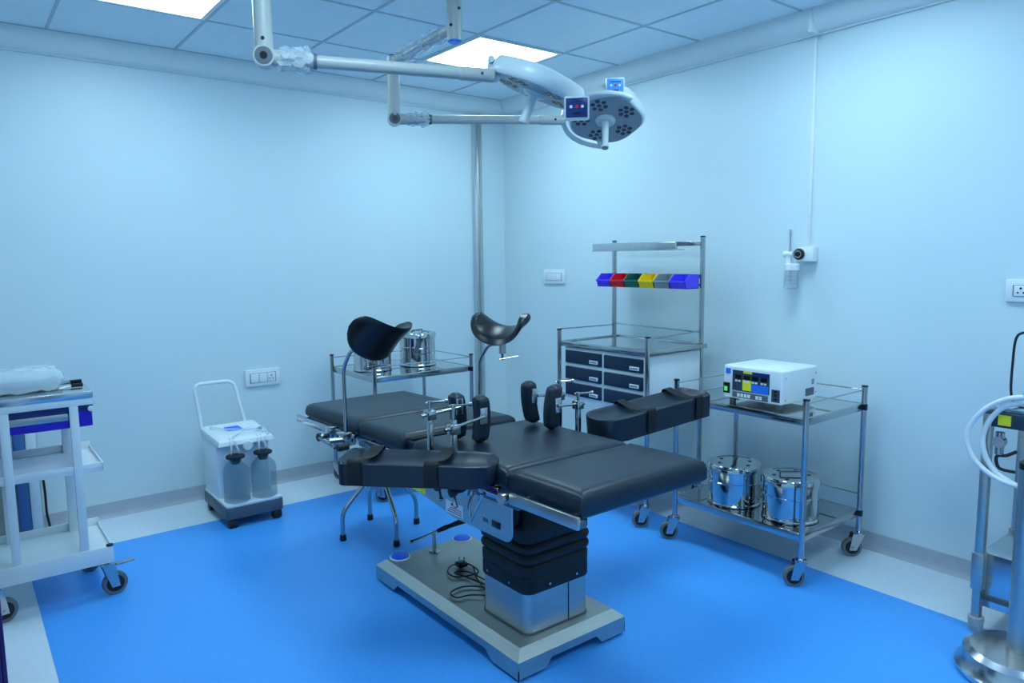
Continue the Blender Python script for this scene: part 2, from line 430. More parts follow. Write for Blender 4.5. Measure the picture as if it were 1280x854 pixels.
# sterilising drums
def drum(label, c, r, h, rot=0):
    t = thing('sterilizing_drum', label, 'drum', c, 'polished steel sterilizing drums')
    x, y, z = c
    MB().lathe(c, [(r*.97, 0), (r*1.01, .003), (r*1.01, .010), (r*.975, .014), (r*.975, h*.54), (r*.995, h*.55), (r*.995, h*.575), (r*.975, h*.585), (r*.975, h*.83)], 48).build('body', 'mirror', t)
    lid = MB().lathe((x, y, z+h*.83), [(r*1.0, 0), (r*1.03, .002), (r*1.03, h*.13), (r*.99, h*.165), (r*.86, h*.168), (r*.84, h*.155), (0, h*.155)], 48).build('lid', 'mirror', t)
    ca, sa = math.cos(rot), math.sin(rot)
    def W(a, b, cc): return (x+ca*a-sa*b, y+sa*a+ca*b, z+cc)
    zz = h*.99
    MB().tube(fillet([W(-.05, 0, zz), W(-.05, 0, zz+.014), W(.05, 0, zz+.014), W(.05, 0, zz)], .012), .004, 8).build('lid_handle', 'grey', lid)
    k = MB(Matrix.Translation((x, y, z)) @ Matrix.Rotation(rot, 4, 'Z'))
    k.box((r*1.02, -.018, h*.80), (r*1.07, .018, h*.99), .004).box((r*.97, -.026, h*.56), (r*1.03, .026, h*.62), .003)
    k.build('latch', 'chrome', t)
    k = MB(Matrix.Translation((x, y, z)) @ Matrix.Rotation(rot, 4, 'Z'))
    for i in range(6):
        k.lathe((r*.62*math.cos(i*1.047), r*.62*math.sin(i*1.047), h*.987), [(.009, 0), (.009, .002), (0, .002)], 10)
    k.build('vent_holes', 'paneldark', lid)
    return t
drum('polished steel drum on the lower shelf of the right trolley, farther from the photo edge', (2.948, 2.035, .2281), .124, .20, .5)
drum('polished steel drum on the lower shelf of the right trolley, nearest the front post', (2.965, 1.745, .2281), .124, .20, 2.4)
drum('polished steel drum on the back trolley, standing clear of the leg holders', (2.362, 4.03, .7421), .117, .215, .3)
drum('polished steel drum on the back trolley, half hidden by the left leg holder', (2.040, 4.03, .7421), .117, .20, 2.0)

# electrosurgical unit
gx0, gx1, gy0, gy1, gz0, gz1 = 2.865, 3.16, 1.745, 2.05, .757, .912
t = thing('electrosurgical_unit', 'white electrosurgical generator with coloured front panel on the chrome trolley', 'medical device', ((gx0+gx1)/2, (gy0+gy1)/2, .735))
MB().box((gx0, gy0, gz0), (gx1, gy1, gz1), .010, 3).build('case', 'white', t)
for x in (gx0+.035, gx1-.035):
    for y in (gy0+.03, gy1-.03): MB().lathe((x, y, .7352), [(.014, 0), (.016, .012), (.016, .024), (0, .024)], 16).build('foot', 'grey', t)
fx = gx0
def fp(a0, a1, b0, b1, d=.003, e=0.0):  # a: 0..1 across from the far (left) end, b: 0..1 up
    y = lambda a: gy1-(gy1-gy0)*a
    z = lambda b: gz0+(gz1-gz0)*b
    return MB().box((fx-d-e, y(a1), z(b0)), (fx-e+.001, y(a0), z(b1)))
pan = fp(.17, .80, .26, .87).build('front_panel', 'paneldark', t)
fp(.17, .78, .05, .22).build('button_strip', 'grey', t)
fp(.35, .50, .29, .60, .001, .003).build('yellow_field', 'yellow', pan)
fp(.36, .51, .80, .87, .001, .003).build('yellow_field', 'yellow', pan)
fp(.50, .79, .27, .50, .001, .003).build('blue_field', 'panelblue', pan)
fp(.52, .79, .74, .86, .001, .003).build('blue_field', 'navy', pan)
for a in (.22, .37, .51, .66):
    fp(a, a+.105, .62, .74, .0015, .003).build('digit_window', 'black', pan)
    for q in range(2): fp(a+.0+q*.055, a+.04+q*.055, .53, .585, .0015, .003).build('key', 'plastic', pan)
for a in (.26, .32, .38, .44, .58, .64): fp(a, a+.045, .08, .18, .0015, .003).build('button', 'plastic', t)
fp(.05, .13, .74, .90).build('badge', 'panelblue', t)
sw = fp(.01, .12, .14, .46, .004).build('power_switch', 'black', t)
fp(.03, .085, .20, .34, .002, .004).build('rocker', 'greenlit', sw)
ss = fp(.84, .97, .08, .44).build('output_socket', 'paneldark', t)
for dz in (.14, .26, .36): fp(.89, .92, dz, dz+.05, .001, .003).build('jack', 'black', ss)
MB().box((gx1-.10, gy0-.0015, gz0+.02), (gx1-.03, gy0+.001, gz0+.055)).build('rating_plate', 'grey', t)
MB().box((gx1-.05, gy0-.0015, gz0+.07), (gx1-.03, gy0+.001, gz0+.095)).build('rating_plate', 'bingrey', t)
for x, z in ((gx0+.03, .02), (gx0+.03, .12), (gx1-.015, .03), (gx1-.015, .12)):
    MB().lathe((x, gy0, gz0+z), [(.004, 0), (.003, .002), (0, .002)], 10, (0, -1, 0)).build('screw', 'chrome', t)

# ------------------------------------------------------------------ rack trolley with drawers
rx0, rx1, ry0, ry1 = 2.81, 3.30, 2.475, 3.155
t = thing('drawer_trolley', 'chrome trolley with dark drawers, tall back posts and a bin rail by the right wall', 'trolley', ((rx0+rx1)/2, (ry0+ry1)/2, 0))
for x, y, h in ((rx0, ry0, 1.005), (rx0, ry1, 1.0), (rx1, ry0+.04, 1.525), (rx1, ry1+.03, 1.515)):
    p = MB().cyl((x, y, .113), (x, y, h), .0125 if x == rx0 else .014, 16).build('post', 'chrome', t)
    MB().lathe((x, y, h), [(.0155, 0), (.0155, .006), (0, .009)], 16).build('end_cap', 'black', p)
    caster(t, x, y, .125, .045, math.pi*.78)
sh = MB().box((rx0+.01, ry0+.01, .925), (rx1-.01, ry1, .930)).build('shelf', 'mirror', t)
MB().box((rx0-.004, ry0+.01, .912), (rx0+.012, ry1-.01, .938), .003).box((rx0+.01, ry0-.003, .914), (rx1, ry0+.011, .938), .003).box((rx0+.01, ry1-.012, .905), (rx1, ry1+.003, .938), .003).box((rx1-.012, ry0+.03, .905), (rx1+.003, ry1, .938), .003).build('rim', 'chrome', sh)
for a, b in (((rx0, ry0), (rx1, ry0+.04)), ((rx1, ry0+.04), (rx1, ry1+.03)), ((rx1, ry1+.03), (rx0, ry1))):
    MB().cyl((*a, .998), (*b, 1.006), .004, 8).build('guard_rail', 'chrome', t)
MB().box((rx0+.012, ry0+.02, .20), (rx1-.01, ry1-.02, .205)).build('shelf', 'mirror', t)
for x, y in ((rx1-.006, ry0+.04), (rx1-.006, ry1+.012)): MB().box((x-.02, y-.014, .908), (x+.004, y+.014, .936), .002).build('shelf_clamp', 'black', t)
cab = MB().box((rx0+.022, ry0+.030, .600), (rx1-.02, ry1-.025, .904), .003).build('cabinet', 'white', t)
ymid = (ry0+ry1)/2
for cidx, (ya, yb) in enumerate(((ymid+.010, ry1-.040), (ry0+.045, ymid-.014))):
    for k in range(3):
        z1 = .886-k*.0945; z0 = z1-.073
        dr = MB().box((rx0+.010, ya, z0), (rx0+.030, yb, z1), .003).build('drawer', 'dkblue', t)
        MB().box((rx0+.004, ya+.02, z0+.012), (rx0+.0115, ya+.085, z0+.032), .002).build('label_holder', 'plastic', dr)
        MB().box((rx0+.0025, ya+.028, z0+.018), (rx0+.0045, ya+.078, z0+.027)).build('card', 'bingrey', dr)
# bin rail, top rail box
MB().box((rx1-.030, ry0+.045, 1.300), (rx1-.012, ry1+.035, 1.318), .002).box((rx1-.030, ry0+.045, 1.255), (rx1-.012, ry1+.035, 1.268), .002).build('bin_rail', 'steel', t)
MB().box((rx1-.13, ry0+.125, 1.458), (rx1-.11, ry1+.095, 1.503), .003).box((rx1-.13, ry0+.125, 1.456), (rx1-.05, ry1+.095, 1.461), .001).build('front_rail', 'steel', t)
MB().box((rx1-.012, ry0+.04, 1.478), (rx1+.002, ry1+.03, 1.506), .002).build('cross_bar', 'steel', t)
for y in (ry0+.13, ry1+.02): MB().box((rx1-.115, y-.008, 1.480), (rx1-.006, y+.008, 1.500), .001).build('bracket', 'grey', t)

def bin_(label, y0, y1, m):
    """small open-front storage bin on the rail; x from the rail forward"""
    xb, xf, z0, z1 = rx1-.032, 3.145, 1.243, 1.322
    t = thing('storage_bin', label, 'storage bin', ((xb+xf)/2, (y0+y1)/2, z0), 'small plastic bins on the bin rail')
    w_ = .0035
    prof = [(xb, z0), (xf+.012, z0), (xf, z0+.038), (xf+.045, z1), (xb, z1)]
    b = MB().prism(prof, 1, y0, y0+w_).prism(prof, 1, y1-w_, y1)
    b.box((xb-w_, y0, z0), (xb, y1, z1)).box((xb, y0, z0), (xf+.012, y1, z0+w_))
    b.faces([(xf+.012, y0, z0), (xf+.012, y1, z0), (xf, y1, z0+.038), (xf, y0, z0+.038), (xf+.016, y0, z0), (xf+.016, y1, z0), (xf+.004, y1, z0+.038), (xf+.004, y0, z0+.038)],
            [(0, 1, 2, 3), (7, 6, 5, 4), (0, 4, 5, 1), (2, 6, 7, 3), (0, 3, 7, 4), (1, 2, 6, 5)])
    b.build('tub', m, t)
    q = MB().box((xf-.008, y0+.001, z0+.033), (xf+.004, y1-.001, z0+.043), .002)
    for yy in (y0, y1): q.tube([(xf+.001, yy, z0+.038), (xf+.045, yy, z1)], .0042, 6)
    q.build('lip', m, t)
ys = [3.19-.1135*i for i in range(7)]
for i, (m, lb) in enumerate((('binblue', 'blue plastic bin at the far left end of the bin rail, beside the red one'), ('binred', 'red plastic bin on the bin rail'),
                             ('bingreen', 'dark green plastic bin on the bin rail'), ('binyellow', 'yellow plastic bin on the bin rail'),
                             ('bingrey', 'grey plastic bin on the bin rail'), ('binblue', 'blue plastic bin at the right end of the bin rail, beside the grey one'))):
    bin_(lb, ys[i+1]+.003, ys[i]-.003, m)

# ================================================================== OPERATING TABLE
OT = thing('operating_table', 'operating table with black padded sections, arm boards and leg holders on a steel base', 'operating table', (1.655, 2.29, 0))
bx0, bx1, by0, by1 = 1.402, 1.915, 1.785, 2.800
# base: chamfered slab with trapezoid corner feet
def ring(i, z): return [(bx0+i, by0+i, z), (bx1-i, by0+i, z), (bx1-i, by1-i, z), (bx0+i, by1-i, z)]
base = MB().loft([ring(0, .045), ring(0, .074), ring(.034, .102)])
base = base.build('base', 'brush', OT, angle=20)
for sx, x in ((1, bx0), (-1, bx1)):
    for sy, y in ((1, by0), (-1, by1)):
        f = MB().prism([(y, .046), (y+sy*.19, .046), (y+sy*.155, .014), (y, .014)], 0, min(x, x+sx*.004), max(x, x+sx*.004))
        f.prism([(x, .046), (x+sx*.15, .046), (x+sx*.12, .014), (x, .014)], 1, min(y, y+sy*.004), max(y, y+sy*.004))
        f.build('base_skirt', 'brush', base)
        MB().lathe((x+sx*.05, y+sy*.05, 0), [(.022, 0), (.024, .01), (.018, .046), (0, .046)], 16).build('foot', 'rubber', base)
for x in (1.494, 1.826):
    c_ = MB().lathe((x, 2.748, .102), [(.040, 0), (.040, .006), (.036, .008), (0, .008)], 28).build('blue_cap', 'capblue', base)
    MB().lathe((x, 2.748, .102), [(.046, 0), (.046, .003), (.041, .004)], 28).build('cap_ring', 'plastic', c_)
# floor-lock lever
lv = MB().cyl((1.52, 2.69, .185), (1.70, 2.69, .205), .005, 10).tube([(1.515, 2.69, .184), (1.528, 2.69, .186)], .008, 10)
lv = lv.build('lock_lever', 'chrome', OT)
MB().tube([(1.655, 2.69, .200), (1.69, 2.69, .205), (1.72, 2.685, .210), (1.80, 2.65, .235), (1.86, 2.62, .25)], [.009, .012, .010, .016, .018], 12).build('grip', 'rubber', lv)
MB().cyl((1.640, 2.695, .102), (1.640, 2.695, .205), .008, 12).lathe((1.64, 2.695, .102), [(.026, 0), (.026, .005), (.012, .009)], 20).build('lever_post', 'chrome', lv)
# column cover
cx0, cx1, cy0, cy1 = 1.502, 1.802, 1.860, 2.135
cov = MB().vbox((cx0, cy0, .102), (cx1, cy1, .270), .035, 6).build('column_cover', 'brush', OT, angle=30)
MB().box((1.694, cy0-.0012, .104), (1.698, cy0+.002, .262)).build('seam', 'black', cov)
MB().vbox((cx0-.004, cy0-.004, .1022), (cx1+.004, cy1+.004, .106), .038, 6).build('floor_gasket', 'grey', cov)
# bellows: stack of rounded rings
def rr(x0, x1, y0, y1, r, z, n=5):
    P = []
    for (cx, cy, a0) in ((x1-r, y1-r, 0), (x0+r, y1-r, 90), (x0+r, y0+r, 180), (x1-r, y0+r, 270)):
        for k in range(n+1):
            a = math.radians(a0+90*k/n); P.append((cx+r*math.cos(a), cy+r*math.sin(a), z))
    return P
rings = []; z = .250
prof = [(.004, .250), (.006, .256), (.006, .300), (.003, .305), (.006, .310), (.006, .345), (-.002, .352), (.008, .362), (.010, .372), (.008, .382), (-.002, .390),
        (.008, .400), (.010, .410), (.008, .420), (-.002, .428), (.006, .438), (.006, .500), (-.004, .510), (-.004, .625)]
MB().loft([rr(cx0-e, cx1+e, cy0-e, cy1+e, .038, z) for e, z in prof]).build('bellows', 'bellow', OT, angle=60)
for x, y in ((cx0-.008, 2.08), (cx0-.008, 1.95), (1.60, cy0-.008), (1.73, cy0-.008)):
    ax = (-1, 0, 0) if x < cx0 else (0, -1, 0)
    MB().lathe((x if x < cx0 else x, y, .272), [(.005, -.002), (.005, .002), (0, .003)], 10, ax).build('rivet', 'chrome', OT)
# mechanism housing under the top
hp = []
for (c0, c1, r0, a0, a1) in ((1.885, .495, .035, 180, 270),):
    for k in range(7):
        a = math.radians(a0+(a1-a0)*k/6); hp.append((c0+r0*math.cos(a), c1+r0*math.sin(a)))
hp = [(1.850, .632)] + hp + [(2.20, .455), (2.86, .545), (2.86, .622)]
core = [(1.90, .64), (1.90, .50), (2.20, .475), (2.84, .56), (2.84, .62)]
MB().prism(core, 0, 1.437, 1.873).build('mechanism_core', 'bellow', OT)
MB().prism(hp, 0, 1.874, 1.880).build('housing_plate', 'brush', OT, angle=25)
hous = MB().prism(hp, 0, 1.430, 1.436).build('housing_plate', 'brush', OT, angle=25)
hx = 1.430
MB().box((hx-.0015, 2.405, .492), (hx+.001, 2.520, .548)).build('yellow_label', 'yellow', hous)
stk = MB().box((hx-.0015, 2.140, .466), (hx+.001, 2.256, .514)).build('sticker', 'plastic', hous)
for k in range(3): MB().box((hx-.0022, 2.150, .473+k*.008), (hx-.0012, 2.246-k*.01, .476+k*.008)).build('print_line', 'red', stk)
MB().box((hx-.0022, 2.205, .500), (hx-.0012, 2.215, .511)).box((hx-.0022, 2.199, .500), (hx-.0012, 2.221, .503)).build('emblem', 'red', stk)
MB().box((hx-.003, 1.912, .494), (hx+.001, 1.960, .517), .001).build('display', 'black', hous)
def text_mesh(body, size, m, parent, M4, name='lettering'):
    cu = bpy.data.curves.new(name, 'FONT'); cu.body = body; cu.size = size; cu.extrude = .0004; cu.align_x = 'CENTER'; cu.align_y = 'CENTER'
    ob = bpy.data.objects.new(name+'_curve', cu); col.objects.link(ob)
    dg = bpy.context.evaluated_depsgraph_get()
    me = bpy.data.meshes.new_from_object(ob.evaluated_get(dg))
    bpy.data.objects.remove(ob); bpy.data.curves.remove(cu)
    me.name = name
    root = parent
    while root.parent: root = root.parent
    me.transform(Matrix.Translation(-Vector(root.get('_loc', (0, 0, 0)))) @ M4)
    me.materials.clear(); me.materials.append(M[m])
    o = bpy.data.objects.new(name, me); col.objects.link(o); o.parent = parent
    return o
FACE_NX = Matrix(((0, 0, -1, 0), (-1, 0, 0, 0), (0, 1, 0, 0), (0, 0, 0, 1)))   # text plane facing -x, reading towards -y
text_mesh('304', .024, 'grey', hous, Matrix.Translation((hx-.001, 2.002, .503)) @ FACE_NX)
# power cord lying on the base
cord = MB().tube(bez([(1.55, 2.14, .125), (1.62, 2.33, .112), (1.68, 2.46, .110), (1.62, 2.51, .112), (1.56, 2.46, .113), (1.57, 2.40, .111), (1.66, 2.38, .112), (1.67, 2.46, .118), (1.64, 2.47, .122)], 8), .0030, 8)
cord.tube(bez([(1.60, 2.14, .13), (1.60, 2.25, .112), (1.54, 2.31, .111), (1.47, 2.30, .111), (1.465, 2.25, .111), (1.52, 2.23, .112), (1.57, 2.16, .12)], 8), .0030, 8)
cord.tube(bez([(1.63, 2.14, .125), (1.64, 2.29, .112), (1.63, 2.41, .112), (1.58, 2.44, .112), (1.60, 2.36, .112), (1.62, 2.14, .12)], 8), .0030, 8)
cord = cord.build('power_cord', 'rubber', OT)
MB().box((1.618, 2.455, .112), (1.662, 2.500, .130), .006).build('plug', 'black', cord)
q = MB()
for dx, dy in ((-.012, -.006), (.012, -.006), (0, .012)): q.cyl((1.640+dx, 2.478+dy, .128), (1.640+dx, 2.478+dy, .150), .0035, 8)
q.build('plug_pins', 'chrome', cord)

# tabletop: slight tilt along its length
def tilt(v): return Vector((v.x, v.y, v.z-.022*(v.y-1.5)))
def pad(x0, x1, y0, y1, z0, z1, r=.024, crown=.006, notch=None):
    """upholstered cushion: grid top with pillowed edges"""
    n, m = 18, 14
    def h(s, t):  # edge falloff
        ex = min(s, 1-s)*(x1-x0); ey = min(t, 1-t)*(y1-y0)
        f = lambda e: math.sqrt(max(0, 1-(1-min(e, r)/r)**2))
        return (z1-r*1.0)+r*min(f(ex), f(ey))+crown*math.sin(math.pi*s)*math.sin(math.pi*t)-crown
    us = sorted(set([0, .006, .015, .03, .05]+[i/n for i in range(2, n-1)]+[1-a for a in (0, .006, .015, .03, .05)]))
    vs = sorted(set([0, .01, .025, .05, .08]+[i/m for i in range(2, m-1)]+[1-a for a in (0, .01, .025, .05, .08)]))
    b = MB(); NU, NV = len(us), len(vs)
    pts = [(x0+(x1-x0)*u, y0+(y1-y0)*v, h(u, v)) for u in us for v in vs]
    fs = [(i*NV+j, (i+1)*NV+j, (i+1)*NV+j+1, i*NV+j+1) for i in range(NU-1) for j in range(NV-1)]
    rim = [i*NV for i in range(NU)] + [(NU-1)*NV+j for j in range(1, NV)] + [i*NV+NV-1 for i in range(NU-2, -1, -1)] + [j for j in range(NV-2, 0, -1)]
    k = len(pts)
    for q in rim: pts.append((pts[q][0], pts[q][1], z0+.01))
    L = len(rim)
    for a in range(L): fs.append((rim[a], k+a, k+(a+1) % L, rim[(a+1) % L]))
    for q in rim:
        x, y = pts[q][0], pts[q][1]
        pts.append((x+(.008 if x < 1.655 else -.008), y+(.008 if y < (y0+y1)/2 else -.008), z0))
    for a in range(L): fs.append((k+a, k+L+a, k+L+(a+1) % L, k+(a+1) % L))
    fs.append(tuple(k+L+a for a in range(L)))
    return b.faces(pts, fs)
PX0, PX1 = 1.368, 1.942
for (y0, y1, zb) in ((1.445, 1.788, .674), (1.794, 2.385, .684), (2.470, 2.850, .687), (2.862, 3.455, .687)):
    pad(PX0, PX1, y0, y1, zb, .758, .032).warp(tilt).build('mattress_section', 'leather', OT, angle=70)
MB().box((PX0+.02, 2.380, .690), (PX1-.03, 2.475, .728), .008).warp(tilt).build('mattress_filler', 'leather', OT)
# perineal notch flap seen between sections
MB().box((1.40, 2.440, .727), (1.60, 2.462, .738), .004).warp(tilt).build('section_flap', 'strap', OT)
# top frame plates and rails
for (y0, y1) in ((1.500, 1.785), (1.80, 2.83), (2.86, 3.47)):
    MB().box((PX0+.02, y0, .655), (PX1-.02, y1, .674 if y0 < 1.6 else .688), .003).warp(tilt).build('top_frame', 'grey', OT)
MB().box((PX0+.05, 1.800, .600), (PX1-.05, 2.85, .668), .004).warp(tilt).build('under_frame', 'grey', OT)
for sx, xr in ((-1, 1.345), (1, 1.965)):
    for (y0, y1) in ((1.430 if sx < 0 else 1.53, 1.745), (1.805, 2.80), (2.85, 3.50)):
        rail = MB().box((xr-.006, y0, .655), (xr+.006, y1, .692), .002).warp(tilt).build('side_rail', 'chrome' if y0 > 1.8 else 'brush', OT)
        for yy in (y0+.05, y1-.05):
            MB().cyl((xr, yy, .672), (xr-sx*.045, yy, .672), .009, 10).warp(tilt).build('rail_spacer', 'chrome', rail)
MB().lathe((1.338, 1.772, .668), [(.020, -.012), (.020, .012), (0, .012)], 18, (-1, 0, 0)).warp(tilt).build('hinge_boss', 'chrome', OT)
MB().lathe((1.972, 1.772, .668), [(.020, -.012), (.020, .012), (0, .012)], 18, (1, 0, 0)).warp(tilt).build('hinge_boss', 'chrome', OT)
MB().box((1.352, 1.440, .650), (1.385, 1.475, .674), .003).warp(tilt).build('head_stop', 'grey', OT)

# clamps on the rails
def clamp(parent, x, y, z, sx, ang=.6, name='rail_clamp'):
    c = MB().box((x-.022, y-.025, z-.035), (x+.022, y+.025, z+.03), .005).build(name, 'chrome', parent)
    k = Vector((x+sx*.02, y, z-.012)); e = k+Vector((sx*.035, 0, 0))
    MB().cyl(k, e, .011, 14).lathe(e, [(.019, 0), (.019, .014), (.012, .018), (0, .018)], 16, (sx, 0, 0)).build('knob', 'rubber', c)
    dvec = Vector((sx*.25, -math.cos(ang), -math.sin(ang))).normalized()
    MB().cyl(e-dvec*.035, e+dvec*.045, .0048, 10).lathe(e+dvec*.045, [(0, 0), (.008, .002), (.008, .010), (0, .014)], 10, dvec).build('clamp_handle', 'chrome', c)
    return c
for (x, y, sx, a) in ((1.333, 2.215, -1, .4), (1.333, 2.06, -1, .9), (1.977, 2.21, 1, .5), (1.977, 2.10, 1, .5), (1.333, 1.965, -1, 1.0), (1.977, 1.975, 1, .6), (1.333, 3.06, -1, -.3), (1.977, 3.02, 1, .3)):
    clamp(OT, x, y, .672-.022*(y-1.5), sx, a)
# support bracket for the near arm board
MB().tube([(1.333, 1.93, .66), (1.31, 1.925, .60), (1.315, 1.92, .555), (1.325, 1.90, .60), (1.333, 1.88, .65)], .006, 8).build('board_bracket', 'chrome', OT)

# arm boards: concave cushions with straps
def arm_board(o, dirv, L, wdt, rise, th, name='arm_board'):
    """o = inner end centre on the top rim level, dirv = outward unit (xy)"""
    d = Vector((dirv[0], dirv[1], 0)).normalized(); s = Vector((-d.y, d.x, 0)); up = Vector((0, 0, 1))
    d3 = (d+up*rise).normalized(); n3 = s.cross(d3)*-1
    n3 = d3.cross(s) if d3.cross(s).z > 0 else s.cross(d3)
    Q = Matrix(((d3.x, s.x, n3.x, o[0]), (d3.y, s.y, n3.y, o[1]), (d3.z, s.z, n3.z, o[2]), (0, 0, 0, 1)))
    NS, NT = 34, 16
    rings = []
    for i in range(NS+1):
        a = i/NS; a = .5-.5*math.cos(math.pi*a)
        x = a*L
        e = min(x/.085, 1); f1 = math.sqrt(max(0, 1-(1-e)**2))
        e2 = min((L-x)/.03, 1); f2 = .72+.28*math.sqrt(max(0, 1-(1-e2)**2))
        hw = max(.012, wdt/2*min(.25+.75*f1, 1)*f2)
        droop = .028*(1-f1)
        rg = []
        for j in range(NT+1):
            v = -1+2*j/NT
            edge = .010*(1-math.sqrt(max(0, 1-max(0, (abs(v)-.86)/.14)**2)))
            trough = -.030*(1-v*v)*min(1, f1*1.0)*min(1, e2*1.0)
            rg.append((x, v*hw, trough-edge-droop*.6))
        for j in range(NT+1):
            v = 1-2*j/NT
            rg.append((x+(.012 if i == NS else 0)*0, v*hw*.94, -th+.004*abs(v)+.020*(1-f1)))
        rings.append(rg)
    body = MB(Q).loft(rings).build(name, 'leather', OT, angle=50)
    for x in (L*.37, L*.86):
        hw = wdt/2+.003
        path = [(-hw*.95, -th*.9), (-hw, -.05), (-hw, -.012), (-hw*.93, .001), (-hw*.5, -.012), (-hw*.1, -.014), (hw*.4, -.008), (hw*.8, .002), (hw*.96, -.001), (hw, -.03), (hw*.95, -th*.9)]
        path = bez([(0, a, b) for a, b in path], 4)
        b = MB(Q); pts = []; fs = []
        for k, p in enumerate(path):
            for dx, dz in ((-.023, 0), (.023, 0), (.023, .003), (-.023, .003)):
                nrm = Vector((0, p.y, 0)).normalized() if abs(p.y) > hw*.93 else Vector((0, 0, 1))
                q = Vector((x+dx+p.y*.10, p.y, p.z))+nrm*dz; pts.append(q)
        for k in range(len(path)-1):
            for c in range(4): fs.append((k*4+c, k*4+(c+1) % 4, (k+1)*4+(c+1) % 4, (k+1)*4+c))
        fs += [(3, 2, 1, 0), tuple(len(pts)-4+c for c in range(4))]
        b.faces(pts, fs).build('strap', 'strap', body)
    MB(Q).box((.06, -.05, -th-.012), (L-.08, .05, -th+.006), .003).build('board_plate', 'grey', body)
    MB(Q).box((-.04, -.015, -th-.016), (.10, .015, -th-.004), .003).build('mount_bar', 'chrome', body)
    return body
arm_board((2.005, 2.040, .790), (1, -.02), .615, .205, .055, .108)
arm_board((1.395, 1.875, .765), (-.70, .714), .525, .20, .0, .088)

# lateral supports: post, clamp, rod and curved pad
def support(px, py, pt, rod_z, pad_c, lean, sx):
    p = MB().box((px-.009, py-.009, .60), (px+.009, py+.009, pt-.045), .002).build('support_post', 'chrome', OT)
    MB().cyl((px, py, pt-.05), (px, py, pt), .006, 10).lathe((px, py, pt-.004), [(0, 0), (.009, .002), (.009, .014), (0, .016)], 12).build('screw', 'chrome', p)
    MB().cyl((px-.012, py+.008, pt+.004), (px+.062, py-.012, pt+.004), .004, 8).lathe((px+.058, py-.011, pt+.004), [(0, -.002), (.007, 0), (.007, .010), (0, .012)], 10, (1, -.27, 0)).build('tee_handle', 'chrome', p)
    MB().box((px-.018, py-.018, rod_z-.018), (px+.018, py+.018, rod_z+.018), .004).build('rod_clamp', 'chrome', p)
    c = Vector(pad_c)
    plate_y = c.y-.030
    MB().cyl((px-sx*.0+(-.035 if sx < 0 else .035), py, rod_z), (c.x, plate_y-.004, rod_z+.010), .006, 10).build('rod', 'chrome', p)
    # pad
    b = MB(); rings = []
    N = 14; h = .178
    for i in range(N+1):
        a = i/N; z = c.z+a*h
        f = min(1, .35+.65*math.sqrt(max(0, 1-(1-min(min(a, 1-a)*h/.022, 1))**2)))
        bow = lean*(a-.1)+.010*math.sin(math.pi*a)*(-1 if sx < 0 else 1)*-1
        hx_, hy_ = .0285*f, .0235*f
        rings.append([(c.x+bow+q[0]*hx_, c.y+q[1]*hy_, z) for q in ((-1, -.6), (-.8, -1), (.8, -1), (1, -.6), (1, .6), (.8, 1), (-.8, 1), (-1, .6))])
    pd = b.loft(rings).build('support_pad', 'leather', p, angle=50)
    bz = rod_z+.010
    bowc = lean*((bz-c.z)/h-.1)
    MB().box((c.x+bowc-.014, c.y-.0275, bz-.030), (c.x+bowc+.016, c.y-.0225, bz+.030), .001).build('pad_plate', 'steel', p)
support(1.340, 2.210, .900, .860, (1.478, 2.245, .742), -.004, -1)
support(1.340, 2.055, .912, .835, (1.512, 2.145, .742), .006, -1)
support(1.970, 2.215, .905, .850, (1.868, 2.265, .742), -.022, 1)
support(1.970, 2.100, .870, .830, (1.857, 2.130, .742), .020, 1)

